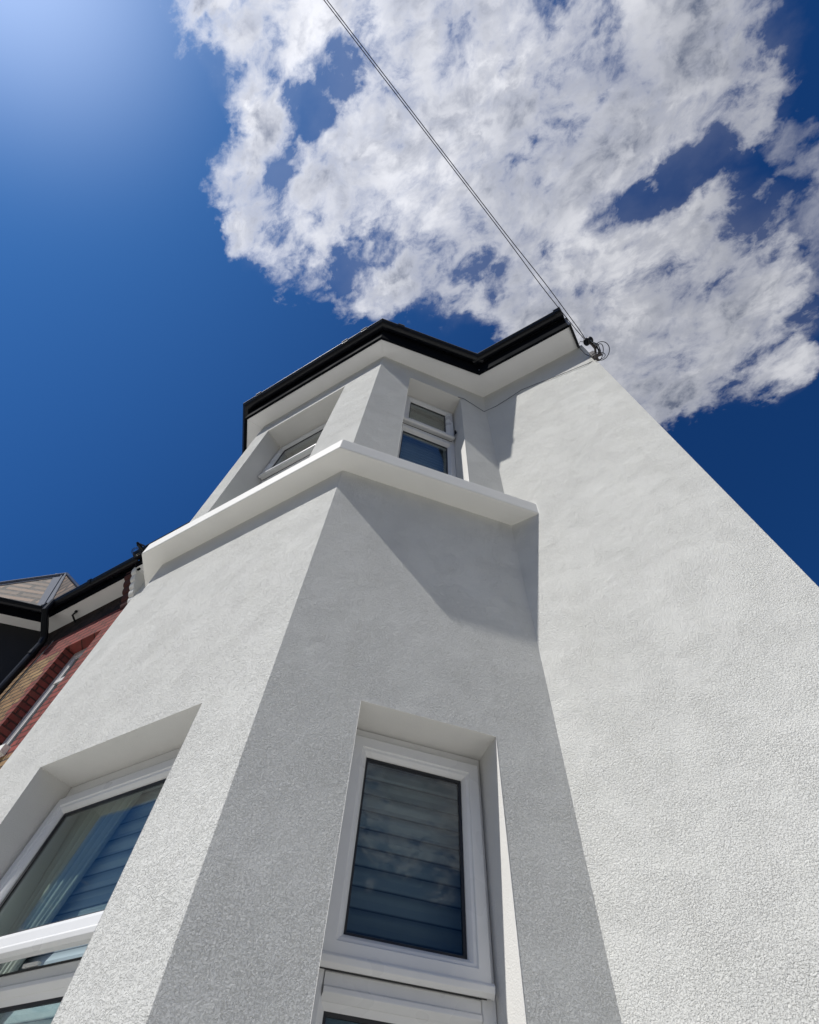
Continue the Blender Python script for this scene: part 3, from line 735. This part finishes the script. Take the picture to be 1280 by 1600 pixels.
nside = (VV-FC).cross(AP-FC).normalized()
if nside.x < 0: nside = -nside
bm = bmesh.new()
eh = (FC-VV).normalized()
strip(bm, VV, AP-(AP-VV)*.02, eh, .115, nside)
strip(bm, VV+eh*.05, AP-(AP-VV)*.02+eh*.03, eh, .012, nside, .016)
tube(bm, [V(*(VV+nside*.01)), V(*(AP+nside*.012))], .018, 8)
tube(bm, [V(*(FC+nside*.01)), V(*(AP+nside*.012))], .020, 8)
dn = (VV-AP).normalized()
strip(bm, FC+(AP-FC)*.02, AP, dn, .055, nside)
link('lead_hip', bm, 'lead', nb)
bm = bmesh.new(); tube(bm, [V(*(AP+Vector((0, 0, .02)))), V(*(RR+Vector((0, 0, .03))))], .022, 8); link('ridge_tile', bm, 'black', nb)
bm = bmesh.new(); roof_face(bm, (-3.9, -.13, NZ+.10), (XL, -.13, NZ+.10), (XL, 3.25, NZ+.10+.62*3.4), (-3.9, 3.25, NZ+.15+.62*3.4)); roof_face(bm, (-7.5, .05, NZ+.15), (-3.9, .05, NZ+.15), (-3.9, 3.25, NZ+2.2), (-7.5, 3.25, NZ+2.2)); link('roof', bm, 'tile', nb, doubles=0)

# small telephone fitting on the neighbour's eaves
tf = empty('cable_clamp', (-3.03, -.2, NZ+.25), 'small dark cable clamp with two wire loops above the neighbour gutter', 'bracket')
def at(u_, v_, t):       # direction through the fitted lens, only used while authoring the clamp
    dv = (rt*(u_-640)-up*(v_-800)+fw*800.63).normalized(); return cc+dv*t
bm = bmesh.new(); T0 = 5.15
pp = lambda a, b, t=0: V(*at(a, b, T0+t))
tube(bm, [pp(228, 866), pp(222, 858), pp(217, 851), pp(214, 847)], [.012, .02, .024, .01], 8)
tube(bm, [pp(214, 853), pp(219, 850), pp(226, 853)], .010, 8)
link('clamp_body', bm, 'black', tf)
bm = bmesh.new()
for rr_, of in ((8, 0), (6, .02)): tube(bm, [pp(213+rr_*math.cos(a)*.9, 862+rr_*math.sin(a)*.8, of) for a in [k*2*math.pi/16 for k in range(17)]], .0035, 6)
link('wire_loop', bm, 'cable', tf, doubles=0)

# ------------------------------------------------------------------ ground
def sheet(name, x0, x1, y0, y1, z, m, th=None):
    bm = bmesh.new()
    if th: box(bm, Vector((x0, y0, z)), Vector((x1-x0, 0, 0)), Vector((0, y1-y0, 0)), Vector((0, 0, th)))
    else: quad(bm, Vector((x0, y0, z)), Vector((x1, y0, z)), Vector((x1, y1, z)), Vector((x0, y1, z)))
    o = link(name, bm, m); o['kind'] = 'structure'; return o
M['asphalt'] = smooth_paint('asphalt', (.07, .07, .07), .9, .003)
M['soil'] = smooth_paint('earth', (.10, .095, .07), .95, .01)
sheet('ground', -400, 400, -400, 400, -.03, 'soil')
sheet('garden_path', -14, 12, -2.6, 10, -.022, 'slab')
sheet('pavement', -60, 60, -5.2, -2.6, -.024, 'slab', .06)
sheet('road', -60, 60, -12.5, -5.2, -.026, 'asphalt')
